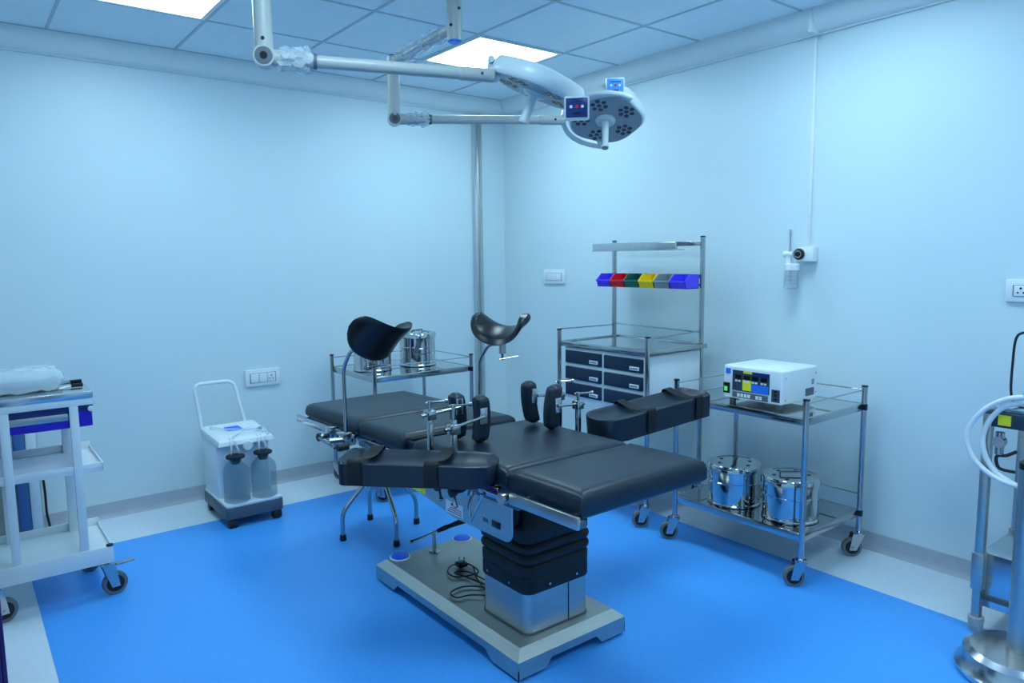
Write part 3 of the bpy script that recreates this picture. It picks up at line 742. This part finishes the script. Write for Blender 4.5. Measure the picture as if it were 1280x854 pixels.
# leg holders: bent rod, clamp, saddle-shaped cradle
def leg_holder(px, py, sx, cc, zb, pitch, roll, yaw, reach):
    rod = MB().tube(fillet([(px, py, .50 if sx < 0 else .58), (px, py, zb), (px, py-.08, zb+.085), (px, py-reach, zb+.097)], .035, 6), .0085, 12).build('leg_holder', 'chrome', OT)
    zr = .672-.022*(py-1.5)
    c = MB().box((px-.03, py-.035, zr-.03), (px+.03, py+.035, zr+.03), .006).build('rail_clamp', 'chrome', rod)
    MB().cyl((px+sx*.02, py-.02, zr), (px+sx*.09, py-.02, zr+.005), .013, 12).build('clamp_barrel', 'chrome', rod)
    MB().cyl((px+sx*.08, py-.055, zr-.02), (px+sx*.10, py+.06, zr+.005), .0055, 10).build('clamp_handle', 'chrome', rod)
    MB().cyl((px+sx*.02, py-.06, zr-.02), (px+sx*.07, py-.06, zr-.02), .016, 12).build('knob', 'rubber', rod)
    e = Vector((px, py-reach, zb+.097))
    MB().cyl(e+Vector((0, 0, -.045)), e+Vector((0, 0, .025)), .016, 14).build('swivel', 'chrome', rod)
    MB().cyl(e+Vector((0, 0, -.075)), e+Vector((0, 0, -.045)), .006, 8).cyl(e+Vector((-.02*1, 0, -.07)), e+Vector((.075, -.02, -.062)), .0045, 8).build('tee_handle', 'chrome', rod)
    # cradle
    ax = Vector((yaw[0], yaw[1], 0)).normalized(); wd = Vector((ax.y, -ax.x, 0)); up = wd.cross(ax)
    if up.z < 0: up = -up
    cp_, sp2 = math.cos(pitch), math.sin(pitch)
    ax, up = ax*cp_+up*sp2, up*cp_-ax*sp2
    cr, sr = math.cos(roll), math.sin(roll)
    up, wd = up*cr-wd*sx*sr, wd*cr+up*sx*sr
    C = Vector(cc); R0 = .110; A = math.radians(80); NT, NL = 26, 14; th = .026
    def P(s, l, r):
        a = A*s
        hl = .094*math.sqrt(max(0.02, 1-(abs(s)**3.6)*.92))
        x = math.sin(a)*r*1.12; y = -math.cos(a)*r
        flare = .25*(l*hl/.09)**2*.05
        return C + wd*x + up*(y+R0*.45) + ax*(l*hl+.02*s*0) + wd*math.copysign(flare*abs(math.sin(a)), s) - up*flare*math.cos(a)
    b = MB(); rings = []
    for i in range(NT+1):
        s = -1+2*i/NT
        rg = []
        for j in range(NL+1):
            l = -1+2*j/NL; rg.append(P(s*.985, l*.93, R0-th*.5*math.sqrt(max(0, 1-l**4))))
        for j in range(NL+1):
            l = 1-2*j/NL; rg.append(P(s, l, R0+th*.5*math.sqrt(max(0, 1-l**4))))
        rings.append(rg)
    b.loft(rings).build('cradle', 'gloss_black', rod, angle=75)
    return rod
leg_holder(1.330, 2.905, -1, (1.350, 2.60, 1.135), .955, math.radians(-46), math.radians(14), (-.45, .89), .235)
leg_holder(1.980, 2.800, 1, (1.975, 2.62, 1.135), .935, math.radians(22), math.radians(0), (.90, .43), .185)

# ================================================================== STOOL under the far end
t = thing('stool', 'round steel stool with four bent chrome legs under the far end of the table', 'stool', (1.69, 3.30, 0))
fe = [(1.486, 3.327), (1.73, 3.507), (1.662, 3.088), (1.896, 3.291)]
for (x, y) in fe:
    v = Vector((x-1.69, y-3.30, 0))
    p = [Vector((x, y, .012)), Vector((x, y, .15)), Vector((1.69, 3.30, .315))+v*.22, Vector((1.69, 3.30, .34))]
    l = MB().tube(fillet(p, .05, 6), .0115, 12).build('leg', 'chrome', t)
    MB().lathe((x, y, 0), [(.015, 0), (.017, .006), (.015, .032), (0, .032)], 14).build('rubber_foot', 'rubber', l)
MB().cyl((1.69, 3.30, .20), (1.69, 3.30, .46), .017, 16).build('screw_column', 'chrome', t)
MB().lathe((1.69, 3.30, .455), [(.05, 0), (.150, .004), (.158, .010), (.158, .022), (.150, .028), (0, .030)], 36).build('seat', 'steel', t)

# ================================================================== SURGICAL LIGHT
SL = thing('surgical_light', 'white ceiling-mounted surgical light with two lamp heads on jointed arms', 'surgical light', (1.684, 2.516, ZC))
SXY = Vector((1.684, 2.516, 0))
MB().lathe((1.684, 2.516, ZC-.05), [(.13, .049), (.13, .02), (.05, 0), (0, 0)][::-1], 32).build('ceiling_mount', 'lampwhite', SL)
sp_ = MB().cyl((1.684, 2.516, 2.292), (1.684, 2.516, ZC-.03), .030, 22).build('spindle', 'armgrey', SL)
MB().lathe((1.684, 2.516, 2.284), [(.024, 0), (.029, .004), (.029, .012), (0, .012)], 22).build('blue_ring', 'panelblue', sp_)
MB().lathe((1.684-.0296*.86, 2.516-.0296*.5, 2.345), [(.006, -.001), (.006, .003), (0, .003)], 10, (-.86, -.5, 0)).build('screw', 'black', sp_)
MB().lathe((1.684+.0296*.1, 2.516-.0296, 2.41), [(.006, -.001), (.006, .003), (0, .003)], 10, (.1, -1, 0)).build('screw', 'black', sp_)
# lower horizontal arm to the far drop post
P3 = Vector((1.675, 3.010, 0))
MB().tube([(1.684, 2.53, 2.345), (1.676, 3.00, 2.318)], .021, 14).build('extension_arm', 'armgrey', SL)
p3 = MB().cyl((*P3.xy, 2.075), (*P3.xy, 2.335), .0285, 20).build('drop_post', 'armgrey', SL)
MB().lathe((*P3.xy, 2.335), [(.0285, 0), (.0285, .005), (.02, .008), (0, .008)], 20).build('end_cap', 'grey', p3)
# upper arm to the near drop post
P1 = Vector((.893, 2.475, 0))
MB().tube([(1.684, 2.516, 2.50), (.893, 2.475, 2.50)], .026, 14).build('extension_arm', 'armgrey', SL)
p1 = MB().cyl((*P1.xy, 2.10), (*P1.xy, 2.53), .030, 22).build('drop_post', 'armgrey', SL)
for pp, p, zz in ((p1, P1, 2.15), (p3, P3, 2.29)):
    MB().lathe((p.x-.03*.4, p.y-.0296*.9, zz), [(.006, -.001), (.006, .003), (0, .003)], 10, (-.4, -.9, 0)).build('screw', 'black', pp)

def spring_arm(p, zj, end, r, pw):
    """elbow joint at the foot of a drop post and a long tube to end"""
    j = Vector((p.x, p.y, zj)); e = Vector(end); d = (e-j).normalized()
    side = d.cross(Vector((0, 0, 1))).normalized()
    el = MB().cyl(j-side*pw, j+side*pw, pw*1.15, 24).cyl(j+Vector((0, 0, 0)), j+Vector((0, 0, .05)), pw, 20)
    el.tube([j, j+d*.07, j+d*.16], [pw*.92, pw*.92, pw*.86], 18)
    el = el.build('elbow_joint', 'armgrey', SL)
    MB().lathe(j+side*pw, [(.012, -.001), (.012, .004), (.006, .004), (.006, .002), (0, .002)], 16, side).build('pivot_bolt', 'black', el)
    MB().lathe(j+side*pw, [(pw*.95, -.0005), (pw*.95, .0015), (pw*.88, .0015)], 24, side).build('pivot_ring', 'grey', el)
    MB().lathe(j+d*.160, [(pw*.88, -.002), (pw*.88, .010), (pw*.6, .010)], 18, d).build('collar', 'grey', el)
    arm = MB().tube([j+d*.165, e-d*.12], r, 18).build('spring_arm', 'armgrey', SL)
    MB().tube([e-d*.13, e-d*.125, e-d*.005, e], [r*.9, r*1.12, r*1.12, r*.9], 18).build('swivel_sleeve', 'armgrey', arm)
    MB().lathe(e-d*.05+side*r*1.1, [(.005, -.001), (.005, .003), (0, .003)], 8, side).build('screw', 'black', arm)
    return j, d, side
def crumple(c, size, seed, axis):
    """torn plastic wrapping left around a joint"""
    rnd = random.Random(seed); ax = Vector(axis).normalized(); a = ax.orthogonal().normalized(); b_ = ax.cross(a)
    b = MB(); rings = []
    n = 22
    for i in range(9):
        t_ = i/8; rg = []
        for k in range(n):
            th = 2*math.pi*k/n
            rr_ = size[1]*(1.0+.55*noise.noise(Vector((math.cos(th)*2.5+seed, math.sin(th)*2.5, t_*4)))+.35*rnd.uniform(-.5, .8)*(1 if 0 < i < 8 else .3))
            rg.append(Vector(c)+ax*((t_-.5)*size[0]+.012*rnd.uniform(-1, 1))+a*rr_*math.cos(th)+b_*rr_*math.sin(th))
        rings.append(rg)
    return b.loft(rings, cap=False).build('plastic_wrap', 'film', SL, angle=10)
E1 = Vector((1.613, 2.157, 2.074)); E2 = Vector((2.420, 2.678, 2.083))
j1, d1, s1 = spring_arm(P1, 2.095, E1, .0215, .030)
j2, d2, s2 = spring_arm(P3, 2.060, E2, .0200, .026)
crumple(j1+d1*.10, (.10, .034), 3, d1)
crumple(j2+d2*.11, (.09, .028), 9, d2)
# thin film on the extension arm and on the far post
crumple(Vector((1.68, 2.78, 2.332)), (.36, .026), 5, (0, 1, -.05))

def lamp_head(C, n, topv, R0, th, handle_len):
    """five-lobed lamp head. C = face centre, n = direction the light faces, topv = in-plane vector towards the control box"""
    n = Vector(n).normalized(); y = Vector(topv); y = (y-n*y.dot(n)).normalized(); x = y.cross(n)
    Q = Matrix(((x.x, y.x, n.x, C.x), (x.y, y.y, n.y, C.y), (x.z, y.z, n.z, C.z), (0, 0, 0, 1)))
    N = 60
    def rg(s, z):
        return [((R0*s*(1+.035*math.cos(5*(2*math.pi*k/N)+math.pi/2+math.pi)))*math.cos(2*math.pi*k/N), (R0*s*(1+.035*math.cos(5*(2*math.pi*k/N)+math.pi/2+math.pi)))*math.sin(2*math.pi*k/N), z) for k in range(N)]
    b = MB(Q).loft([rg(.05, 0), rg(.93, 0), rg(.965, -.004), rg(1.0, -.018), rg(1.0, -th*.6), rg(.94, -th*.88), rg(.75, -th), rg(.3, -th*1.12), rg(.02, -th*1.14)])
    head = b.build('lamp_head', 'lampwhite', SL, angle=45)
    MB(Q).loft([rg(.915, -.001), rg(.915, .002)]).build('face_plate', 'bingrey', head)
    for k in range(5):
        a = math.radians(90+36+72*k); cx, cy = .63*R0*math.cos(a), .63*R0*math.sin(a)
        q = MB(Q)
        for i in range(7):
            rr_ = 0 if i == 0 else .165*R0; aa = a+i*math.pi/3
            q.lathe((cx+rr_*math.cos(aa), cy+rr_*math.sin(aa), .0015), [(.062*R0, 0), (.062*R0, .002), (.04*R0, .003), (0, .003)], 12)
        q.build('led_cluster', 'led', head)
    MB(Q).lathe((0, 0, .001), [(.26*R0, 0), (.26*R0, .004), (.20*R0, .016), (0, .016)], 28).build('handle_boss', 'lampwhite', head)
    h = MB(Q).lathe((0, 0, .012), [(.020, 0), (.0175, .012), (.0165, .03), (.0165, handle_len-.02), (.020, handle_len-.012), (.019, handle_len), (0, handle_len)], 18).build('handle', 'lampwhite', head)
    MB(Q).lathe((0, 0, .0125+handle_len), [(.0145, 0), (.0145, .001), (0, .001)], 18).build('handle_end', 'bingrey', h)
    return Q, head
def control_box(head, c, face, screen):
    f = Vector(face).normalized(); x = f.cross(Vector((0, 0, 1))).normalized()*-1; x = Vector((0, 0, 1)).cross(f).normalized(); y = f.cross(x)
    Q = Matrix(((x.x, y.x, f.x, c.x), (x.y, y.y, f.y, c.y), (x.z, y.z, f.z, c.z), (0, 0, 0, 1)))
    MB(Q).box((-.044, -.040, -.05), (.044, .040, .008), .006).build('control_box', 'lampwhite', head)
    MB(Q).box((-.038, -.033, .006), (.038, .033, .010), .001).build('control_panel', screen, head)
    q = MB(Q)
    for dx in (-.020, .020): q.lathe((dx, .004, .010), [(.0055, 0), (.0055, .001), (0, .001)], 12)
    q.build('button', 'plastic', head)
    MB(Q).lathe((0, .004, .010), [(.006, 0), (.006, .001), (0, .001)], 12).build('power_button', 'red', head)
    MB(Q).box((-.014, -.022, .010), (.014, -.016, .011)).build('print_line', 'black', head)
    MB(Q).box((-.025, .018, .010), (.025, .022, .011)).build('print_line', 'navy', head)
# far lamp, face towards the camera and down
C2 = Vector((2.645, 2.620, 2.097))
n2 = -U*.92 - F*.34 - R*.06
Q2, h2 = lamp_head(C2, n2, -F*.9+R*.2, .190, .085, .150)
control_box(h2, Vector((2.569, 2.481, 2.225)), -F*.95 - U*.22 - R*.02, 'screen')
yk = [Q2 @ Vector((.186*1.13*math.cos(a), .186*1.13*math.sin(a), .004-.03*abs(math.sin(a))*0)) for a in [math.radians(75+15*k) for k in range(15)]]
MB().tube(yk, .0125, 12).build('yoke', 'lampwhite', SL)
MB().tube([E2-d2*.01, (E2+yk[7])/2, yk[7]], .019, 12).build('yoke_joint', 'lampwhite', SL)
MB().tube([yk[-1], Q2 @ Vector((.02, -.186*.85, -.02))], .013, 10).build('yoke_pin', 'lampwhite', SL)
MB().tube([yk[0], Vector((2.585, 2.50, 2.19))], .016, 10).build('box_stem', 'lampwhite', SL)
# near lamp, nearly edge on
C1 = Vector((1.770, 2.118, 2.030))
n1 = -U*.90 - R*.36 + F*.17
Q1, h1 = lamp_head(C1, n1, R*.9-U*.38-F*.25, .176, .075, .105)
control_box(h1, Vector((1.802, 1.927, 1.946)), -F*.96 - R*.10 - U*.22, 'navy')
yk1 = [Q1 @ Vector((.176*1.12*math.cos(a), .176*1.12*math.sin(a), -.035)) for a in [math.radians(180+90-15*0-15*k) for k in range(0, 13)]]
yk1 = [Q1 @ Vector((.176*1.10*math.cos(a), .176*1.10*math.sin(a), -.045)) for a in [math.radians(-90-15*k) for k in range(-2, 3)]]
MB().tube(yk1, .012, 12).build('yoke', 'lampwhite', SL)
MB().tube([E1, E1+(yk1[2]-E1)*.5, yk1[2]], [.024, .026, .022], 14).build('yoke_joint', 'lampwhite', SL)
MB().tube([yk1[2], Q1 @ Vector((0, -.15, -.05))], .018, 10).build('yoke_pin', 'lampwhite', SL)

# ================================================================== SUCTION MACHINE
sx0, sx1, sy0, sy1 = 1.070, 1.378, 3.850, 4.285
t = thing('suction_machine', 'white suction machine with two clear jars and a loop handle by the back wall', 'suction machine', ((sx0+sx1)/2, (sy0+sy1)/2, 0))
MB().vbox((sx0, sy0, .050), (sx1, sy1, .112), .02, 4, .004).build('base', 'grey', t)
MB().vbox((sx0+.004, sy0+.004, .112), (sx1-.004, sy1-.004, .128), .02, 4, .004).build('tray', 'plastic', t)
MB().vbox((sx0+.008, 4.005, .126), (sx1-.008, sy1-.006, .462), .02, 4, .006).build('body', 'plastic', t)
hd = MB().loft([[(sx0+.002, sy1, .455), (sx1-.002, sy1, .455), (sx1-.002, 3.945, .430), (sx0+.002, 3.945, .430)],
                [(sx0+.002, sy1, .478), (sx1-.002, sy1, .478), (sx1-.01, 3.952, .452), (sx0+.01, 3.952, .452)],
                [(sx0+.02, sy1-.02, .486), (sx1-.02, sy1-.02, .486), (sx1-.03, 3.99, .466), (sx0+.03, 3.99, .466)]]).build('top_cover', 'plastic', t, angle=25)
MB().box((1.17, 4.10, .474), (1.25, 4.18, .485), .003).build('blue_badge', 'capblue', hd)
MB().lathe((1.335, 4.06, .468), [(.014, 0), (.014, .014), (.010, .018), (0, .018)], 16).build('knob', 'black', hd)
MB().lathe((1.228, 3.955, .418), [(.026, -.01), (.028, .004), (.028, .016), (.024, .020), (0, .020)], 24, (0, -1, 0)).build('vacuum_gauge', 'plastic', t)
for (x, y) in ((sx0+.035, sy0+.035), (sx1-.035, sy0+.035), (sx0+.035, sy1-.035), (sx1-.035, sy1-.035)):
    c = MB().lathe((x, y, .036), [(.016, 0), (.016, .010), (.010, .016), (0, .016)], 14).build('caster', 'rubber', t)
    MB().lathe((x-.024, y-.010, .027), [(.012, 0), (.025, .002), (.027, .006), (.027, .042), (.025, .046), (.012, .048)], 20, (1, 0, 0)).build('wheel', 'rubber', c)
MB().tube(fillet([(sx0+.02, sy1-.02, .40), (sx0+.012, sy1+.005, .46), (sx0-.012, sy1+.030, .725), (sx1-.10, sy1+.030, .725), (sx1-.05, sy1+.005, .46), (sx1-.05, sy1-.02, .40)], .045, 7), .0105, 12).build('push_handle', 'plastic', t)
for (x, y) in ((1.150, 3.918), (1.298, 3.918)):
    j = MB().lathe((x, y, .1285), [(.058, 0), (.068, .006), (.068, .165), (.062, .188), (.036, .212), (.031, .222), (.031, .238)], 32).build('jar', 'glass', t)
    MB().lathe((x, y, .365), [(.022, -.03), (.030, 0), (.048, .003), (.050, .009), (.048, .015), (.02, .020), (0, .020)], 26).build('stopper', 'rubber', j)
    for dx in (-.020, .020):
        MB().tube(bez([(x+dx, y, .375), (x+dx, y, .405), (x+dx*.6, y+.02, .435), (x+dx*.4, y+.06, .462)], 6), .006, 8).build('jar_tube', 'film', j)
        MB().cyl((x+dx, y, .375), (x+dx, y, .393), .007, 10).build('nozzle', 'rubber', j)
MB().tube(bez([(1.16, 3.98, .470), (1.24, 4.02, .492), (1.33, 4.02, .488), (1.352, 3.99, .470), (1.345, 3.965, .455)], 8), .008, 10).tube(bez([(1.10, 4.18, .492), (1.16, 4.06, .494), (1.26, 4.00, .492), (1.345, 3.985, .470)], 8), .008, 10).build('suction_hose', 'film', t)

# ================================================================== WHITE TROLLEY at the left
t = thing('white_trolley', 'white enamel trolley with a blue drawer and two open shelves at the left', 'trolley', (.24, 3.565, 0))
wx0, wx1, wy0, wy1 = .020, .468, 3.385, 3.760
for x in (.130, .365):
    for y in (wy0+.010, wy1-.02): MB().box((x-.016, y-.010, .20), (x+.016, y+.012, .866), .002).build('post', 'white', t)
for z, x1, x0 in ((.212, wx1, wx0), (.578, wx1-.010, wx0+.01)):
    sh = MB().box((x0+.004, wy0+.004, z-.010), (x1-.004, wy1-.004, z-.004)).build('shelf', 'white', t)
    lp = MB(); zz = z+.022 if z > .4 else z+.008; zb = z-.024 if z > .4 else z-.060
    fy = wy0-.006 if z < .4 else wy0+.005
    lp.box((x0, fy, zb), (x1, fy+.010, z+.012), .002).box((x0, wy1-.006, z-.018), (x1, wy1+.004, z+.030), .002)
    lp.box((x0, wy0, z-.018), (x0+.006, wy1, z+.012), .002).box((x1-.006, wy0, z-.018), (x1, wy1, z+.012), .002)
    lp.build('shelf_lip', 'white', sh)
MB().lathe((wx1-.012, wy0+.004, .224), [(.014, 0), (.014, .006), (0, .010)], 14).build('corner_cap', 'rubber', t)
tp = MB().box((wx0-.005, wy0-.006, .868), (.436, wy1, .898), .003).build('top_tray', 'steel', t)
for y in (wy0-.002, wy1-.020): MB().box((wx0, y, .840), (.430, y+.018, .868), .002).build('frame_bar', 'white', tp)
dr = MB().box((.055, wy0+.018, .748), (.432, wy1-.02, .838), .003).build('drawer', 'cobalt', t)
MB().box((.05, wy0+.012, .782), (.345, wy0+.018, .810), .001).build('drawer_strip', 'brush', dr)
MB().box((.055, wy0+.014, .812), (.436, wy0+.019, .838), .001).build('drawer_dark_band', 'navy', dr)  # dark navy band along the top of the drawer front
MB().lathe((.427, wy0+.012, .822), [(.010, -.004), (.012, .006), (0, .012)], 14, (0, -1, 0)).build('knob', 'plastic', dr)
for (x, y, a, br) in ((.440, wy0+.02, 0.1, True), (.045, wy0+.02, 0.2, False), (.440, wy1-.03, 2.6, False), (.045, wy1-.03, 2.6, False)):
    caster(t, x, y, .152, .050, a, br)

# packet on the trolley
bm = bmesh.new(); bmesh.ops.create_cube(bm, size=1); bmesh.ops.subdivide_edges(bm, edges=bm.edges, cuts=9, use_grid_fill=True)
for v in bm.verts:
    p = v.co.copy(); m_ = max(abs(p.x), abs(p.y), abs(p.z))
    s = p.normalized()*.5; q = p*.45+s*.55*1.25 if p.length else p
    q = Vector((q.x*.30, q.y*.20, q.z*.088))
    q += Vector((0, 0, .010))*noise.noise(q*28)+Vector((.006, .006, 0))*noise.noise(q*40+Vector((3, 1, 2)))
    v.co = q
lo = min(v.co.z for v in bm.verts)
for v in bm.verts: v.co = Vector((.185+v.co.x, 3.52+v.co.y, .8985+max(0, (v.co.z-lo))))
b = MB(); b.merge(bm)
t = thing('wrapped_packet', 'clear plastic-wrapped white packet lying on the white trolley', 'packet', (.185, 3.52, .8985))
b.build('film', 'packfilm', t, angle=15)
b = MB()
for i in range(5): b.box((.085+i*.042, 3.47, .905), (.118+i*.042, 3.57, .945), .006)
b.build('contents', 'plastic', t)
# forceps beside it
t = thing('forceps', 'steel forceps with black ends lying beside the wrapped packet', 'forceps', (.37, 3.53, .899))
for dy, z in ((0, .903), (.022, .915)):
    f = MB().tube([(.31, 3.50+dy*.5, z), (.36, 3.50+dy, z+.004), (.415, 3.50+dy*1.4, z+.006)], [.006, .005, .004], 8).build('blade', 'chrome', t)
    MB().box((.375, 3.494+dy*1.2, z-.002), (.418, 3.508+dy*1.4, z+.014), .002).build('tip', 'black', f)
MB().box((.30, 3.49, .8985), (.33, 3.545, .916), .003).build('joint_block', 'brush', t)

# equipment behind the trolley
t = thing('equipment_stand', 'grey and blue equipment stand behind the white trolley', 'equipment', (.15, 4.30, 0))
MB().box((-.06, 4.15, .05), (.285, 4.43, .70), .01).build('cabinet', 'beige', t)
MB().box((.235, 4.138, .06), (.278, 4.151, .69), .003).build('side_trim', 'plastic', t)
MB().box((.185, 4.136, .06), (.232, 4.151, .69), .003).build('blue_panel', 'midblue', t)
MB().cyl((.155, 4.10, .06), (.170, 4.13, .70), .018, 14).build('pipe', 'chrome', t)
for x in (-.03, .25):
    for y in (4.18, 4.40): MB().lathe((x, y, 0), [(.018, 0), (.02, .02), (.014, .055), (0, .055)], 14).build('foot', 'rubber', t)
single(MB().tube(bez([(.262, 4.455, .66), (.278, 4.455, .53), (.305, 4.452, .415), (.319, 4.452, .24), (.319, 4.44, .11), (.325, 4.42, .02), (.29, 4.40, .006), (.31, 4.36, .006)], 6), .006, 8),
       'power_cable', 'rubber', (.29, 4.44, .0), 'black power cable hanging down the back wall beside the equipment stand', 'cable')

# low violet cabinet cut by the left edge
t = thing('storage_cabinet', 'dark violet cabinet barely visible at the lower left edge', 'cabinet', (-.20, 2.65, 0))
MB().box((-.50, 2.15, .0), (.030, 3.08, .82), .004).build('carcass', 'violet', t)
MB().box((.030, 2.17, .07), (.042, 2.61, .80), .003).build('door', 'violet', t)
MB().box((.030, 2.62, .07), (.042, 3.06, .80), .003).build('door', 'violet', t)

# ================================================================== RIGHT EDGE: steel stand with hoses, pedestal
t = thing('equipment_cart', 'steel cart with white hoses at the right edge by the wall', 'cart', (3.15, .75, 0))
for x in (2.960, 3.335):
    for y in (.535, .970):
        MB().box((x-.016, y-.014, .040), (x+.016, y+.014, .84), .002).build('post', 'brush', t)
        MB().box((x-.022, y-.020, .17), (x+.022, y+.020, .31), .002).build('post_sleeve', 'brush', t)
        c = MB().lathe((x, y, .024), [(.024, 0), (.027, .02), (.027, .036), (0, .036)], 16).build('caster', 'beige', t)
        MB().lathe((x-.012, y, .023), [(.010, -.004), (.023, 0), (.023, .024), (.010, .028)], 20, (1, 0, 0)).build('wheel', 'beige', c)
MB().box((2.970, .530, .100), (3.330, .975, .310), .006).build('lower_box', 'steel', t)
MB().box((2.965, .525, .130), (3.335, .980, .150), .002).build('box_band', 'grey', t)
MB().box((2.945, .515, .795), (3.350, .985, .850), .003).build('top_rail', 'paneldark', t)
MB().box((2.955, .525, .850), (3.34, .975, .868), .004).build('top_tray', 'steel', t)
MB().box((2.940, .895, .805), (2.946, .935, .842)).build('yellow_label', 'yellow', t)
v = MB().cyl((2.94, .925, .70), (2.94, .925, .78), .015, 14).cyl((2.925, .925, .745), (2.955, .925, .745), .02, 14).build('valve', 'chrome', t)
MB().tube(bez([(2.92, .855, .92), (2.92, .914, .902), (2.92, .979, .851), (2.92, 1.022, .772), (2.92, 1.010, .693), (2.92, .968, .642), (2.92, .910, .611), (2.92, .84, .60)], 8), .0095, 10).build('hose', 'hose', t)
MB().tube(bez([(2.93, .82, .905), (2.93, .904, .882), (2.93, .951, .831), (2.93, .975, .758), (2.93, .963, .686), (2.93, .922, .630), (2.93, .84, .59)], 8), .0095, 10).build('hose', 'hose', t)
MB().tube(bez([(2.99, .84, 1.145), (2.99, .889, 1.139), (2.99, .912, 1.114), (2.99, .917, 1.024), (2.99, .916, .922), (2.99, .898, .878), (2.99, .84, .862)], 8), .0045, 8).build('wire_loop', 'rubber', t)
MB().tube(bez([(2.935, .87, .72), (2.935, .90, .70), (2.935, .93, .69), (2.935, .92, .65), (2.935, .87, .645)], 8), .006, 8).build('short_cable', 'rubber', t)

t = thing('pedestal_stand', 'steel pedestal column on a round domed base at the lower right corner', 'stand', (2.731, .763, 0))
MB().lathe((2.731, .763, 0), [(.165, 0), (.180, .008), (.183, .026), (.168, .046), (.160, .078), (.140, .094), (.03, .104), (0, .104)], 48).build('base', 'steel', t, angle=30)
MB().cyl((2.731, .763, .10), (2.731, .763, .72), .036, 24).build('column', 'brush', t)
MB().lathe((2.731, .763, .72), [(.036, 0), (.036, .02), (.02, .03), (0, .03)], 24).build('collar', 'black', t)
MB().cyl((2.731, .763, .74), (2.731, .763, 1.45), .012, 14).build('rod', 'chrome', t)

for o in bpy.data.objects:
    if '_loc' in o: del o['_loc']
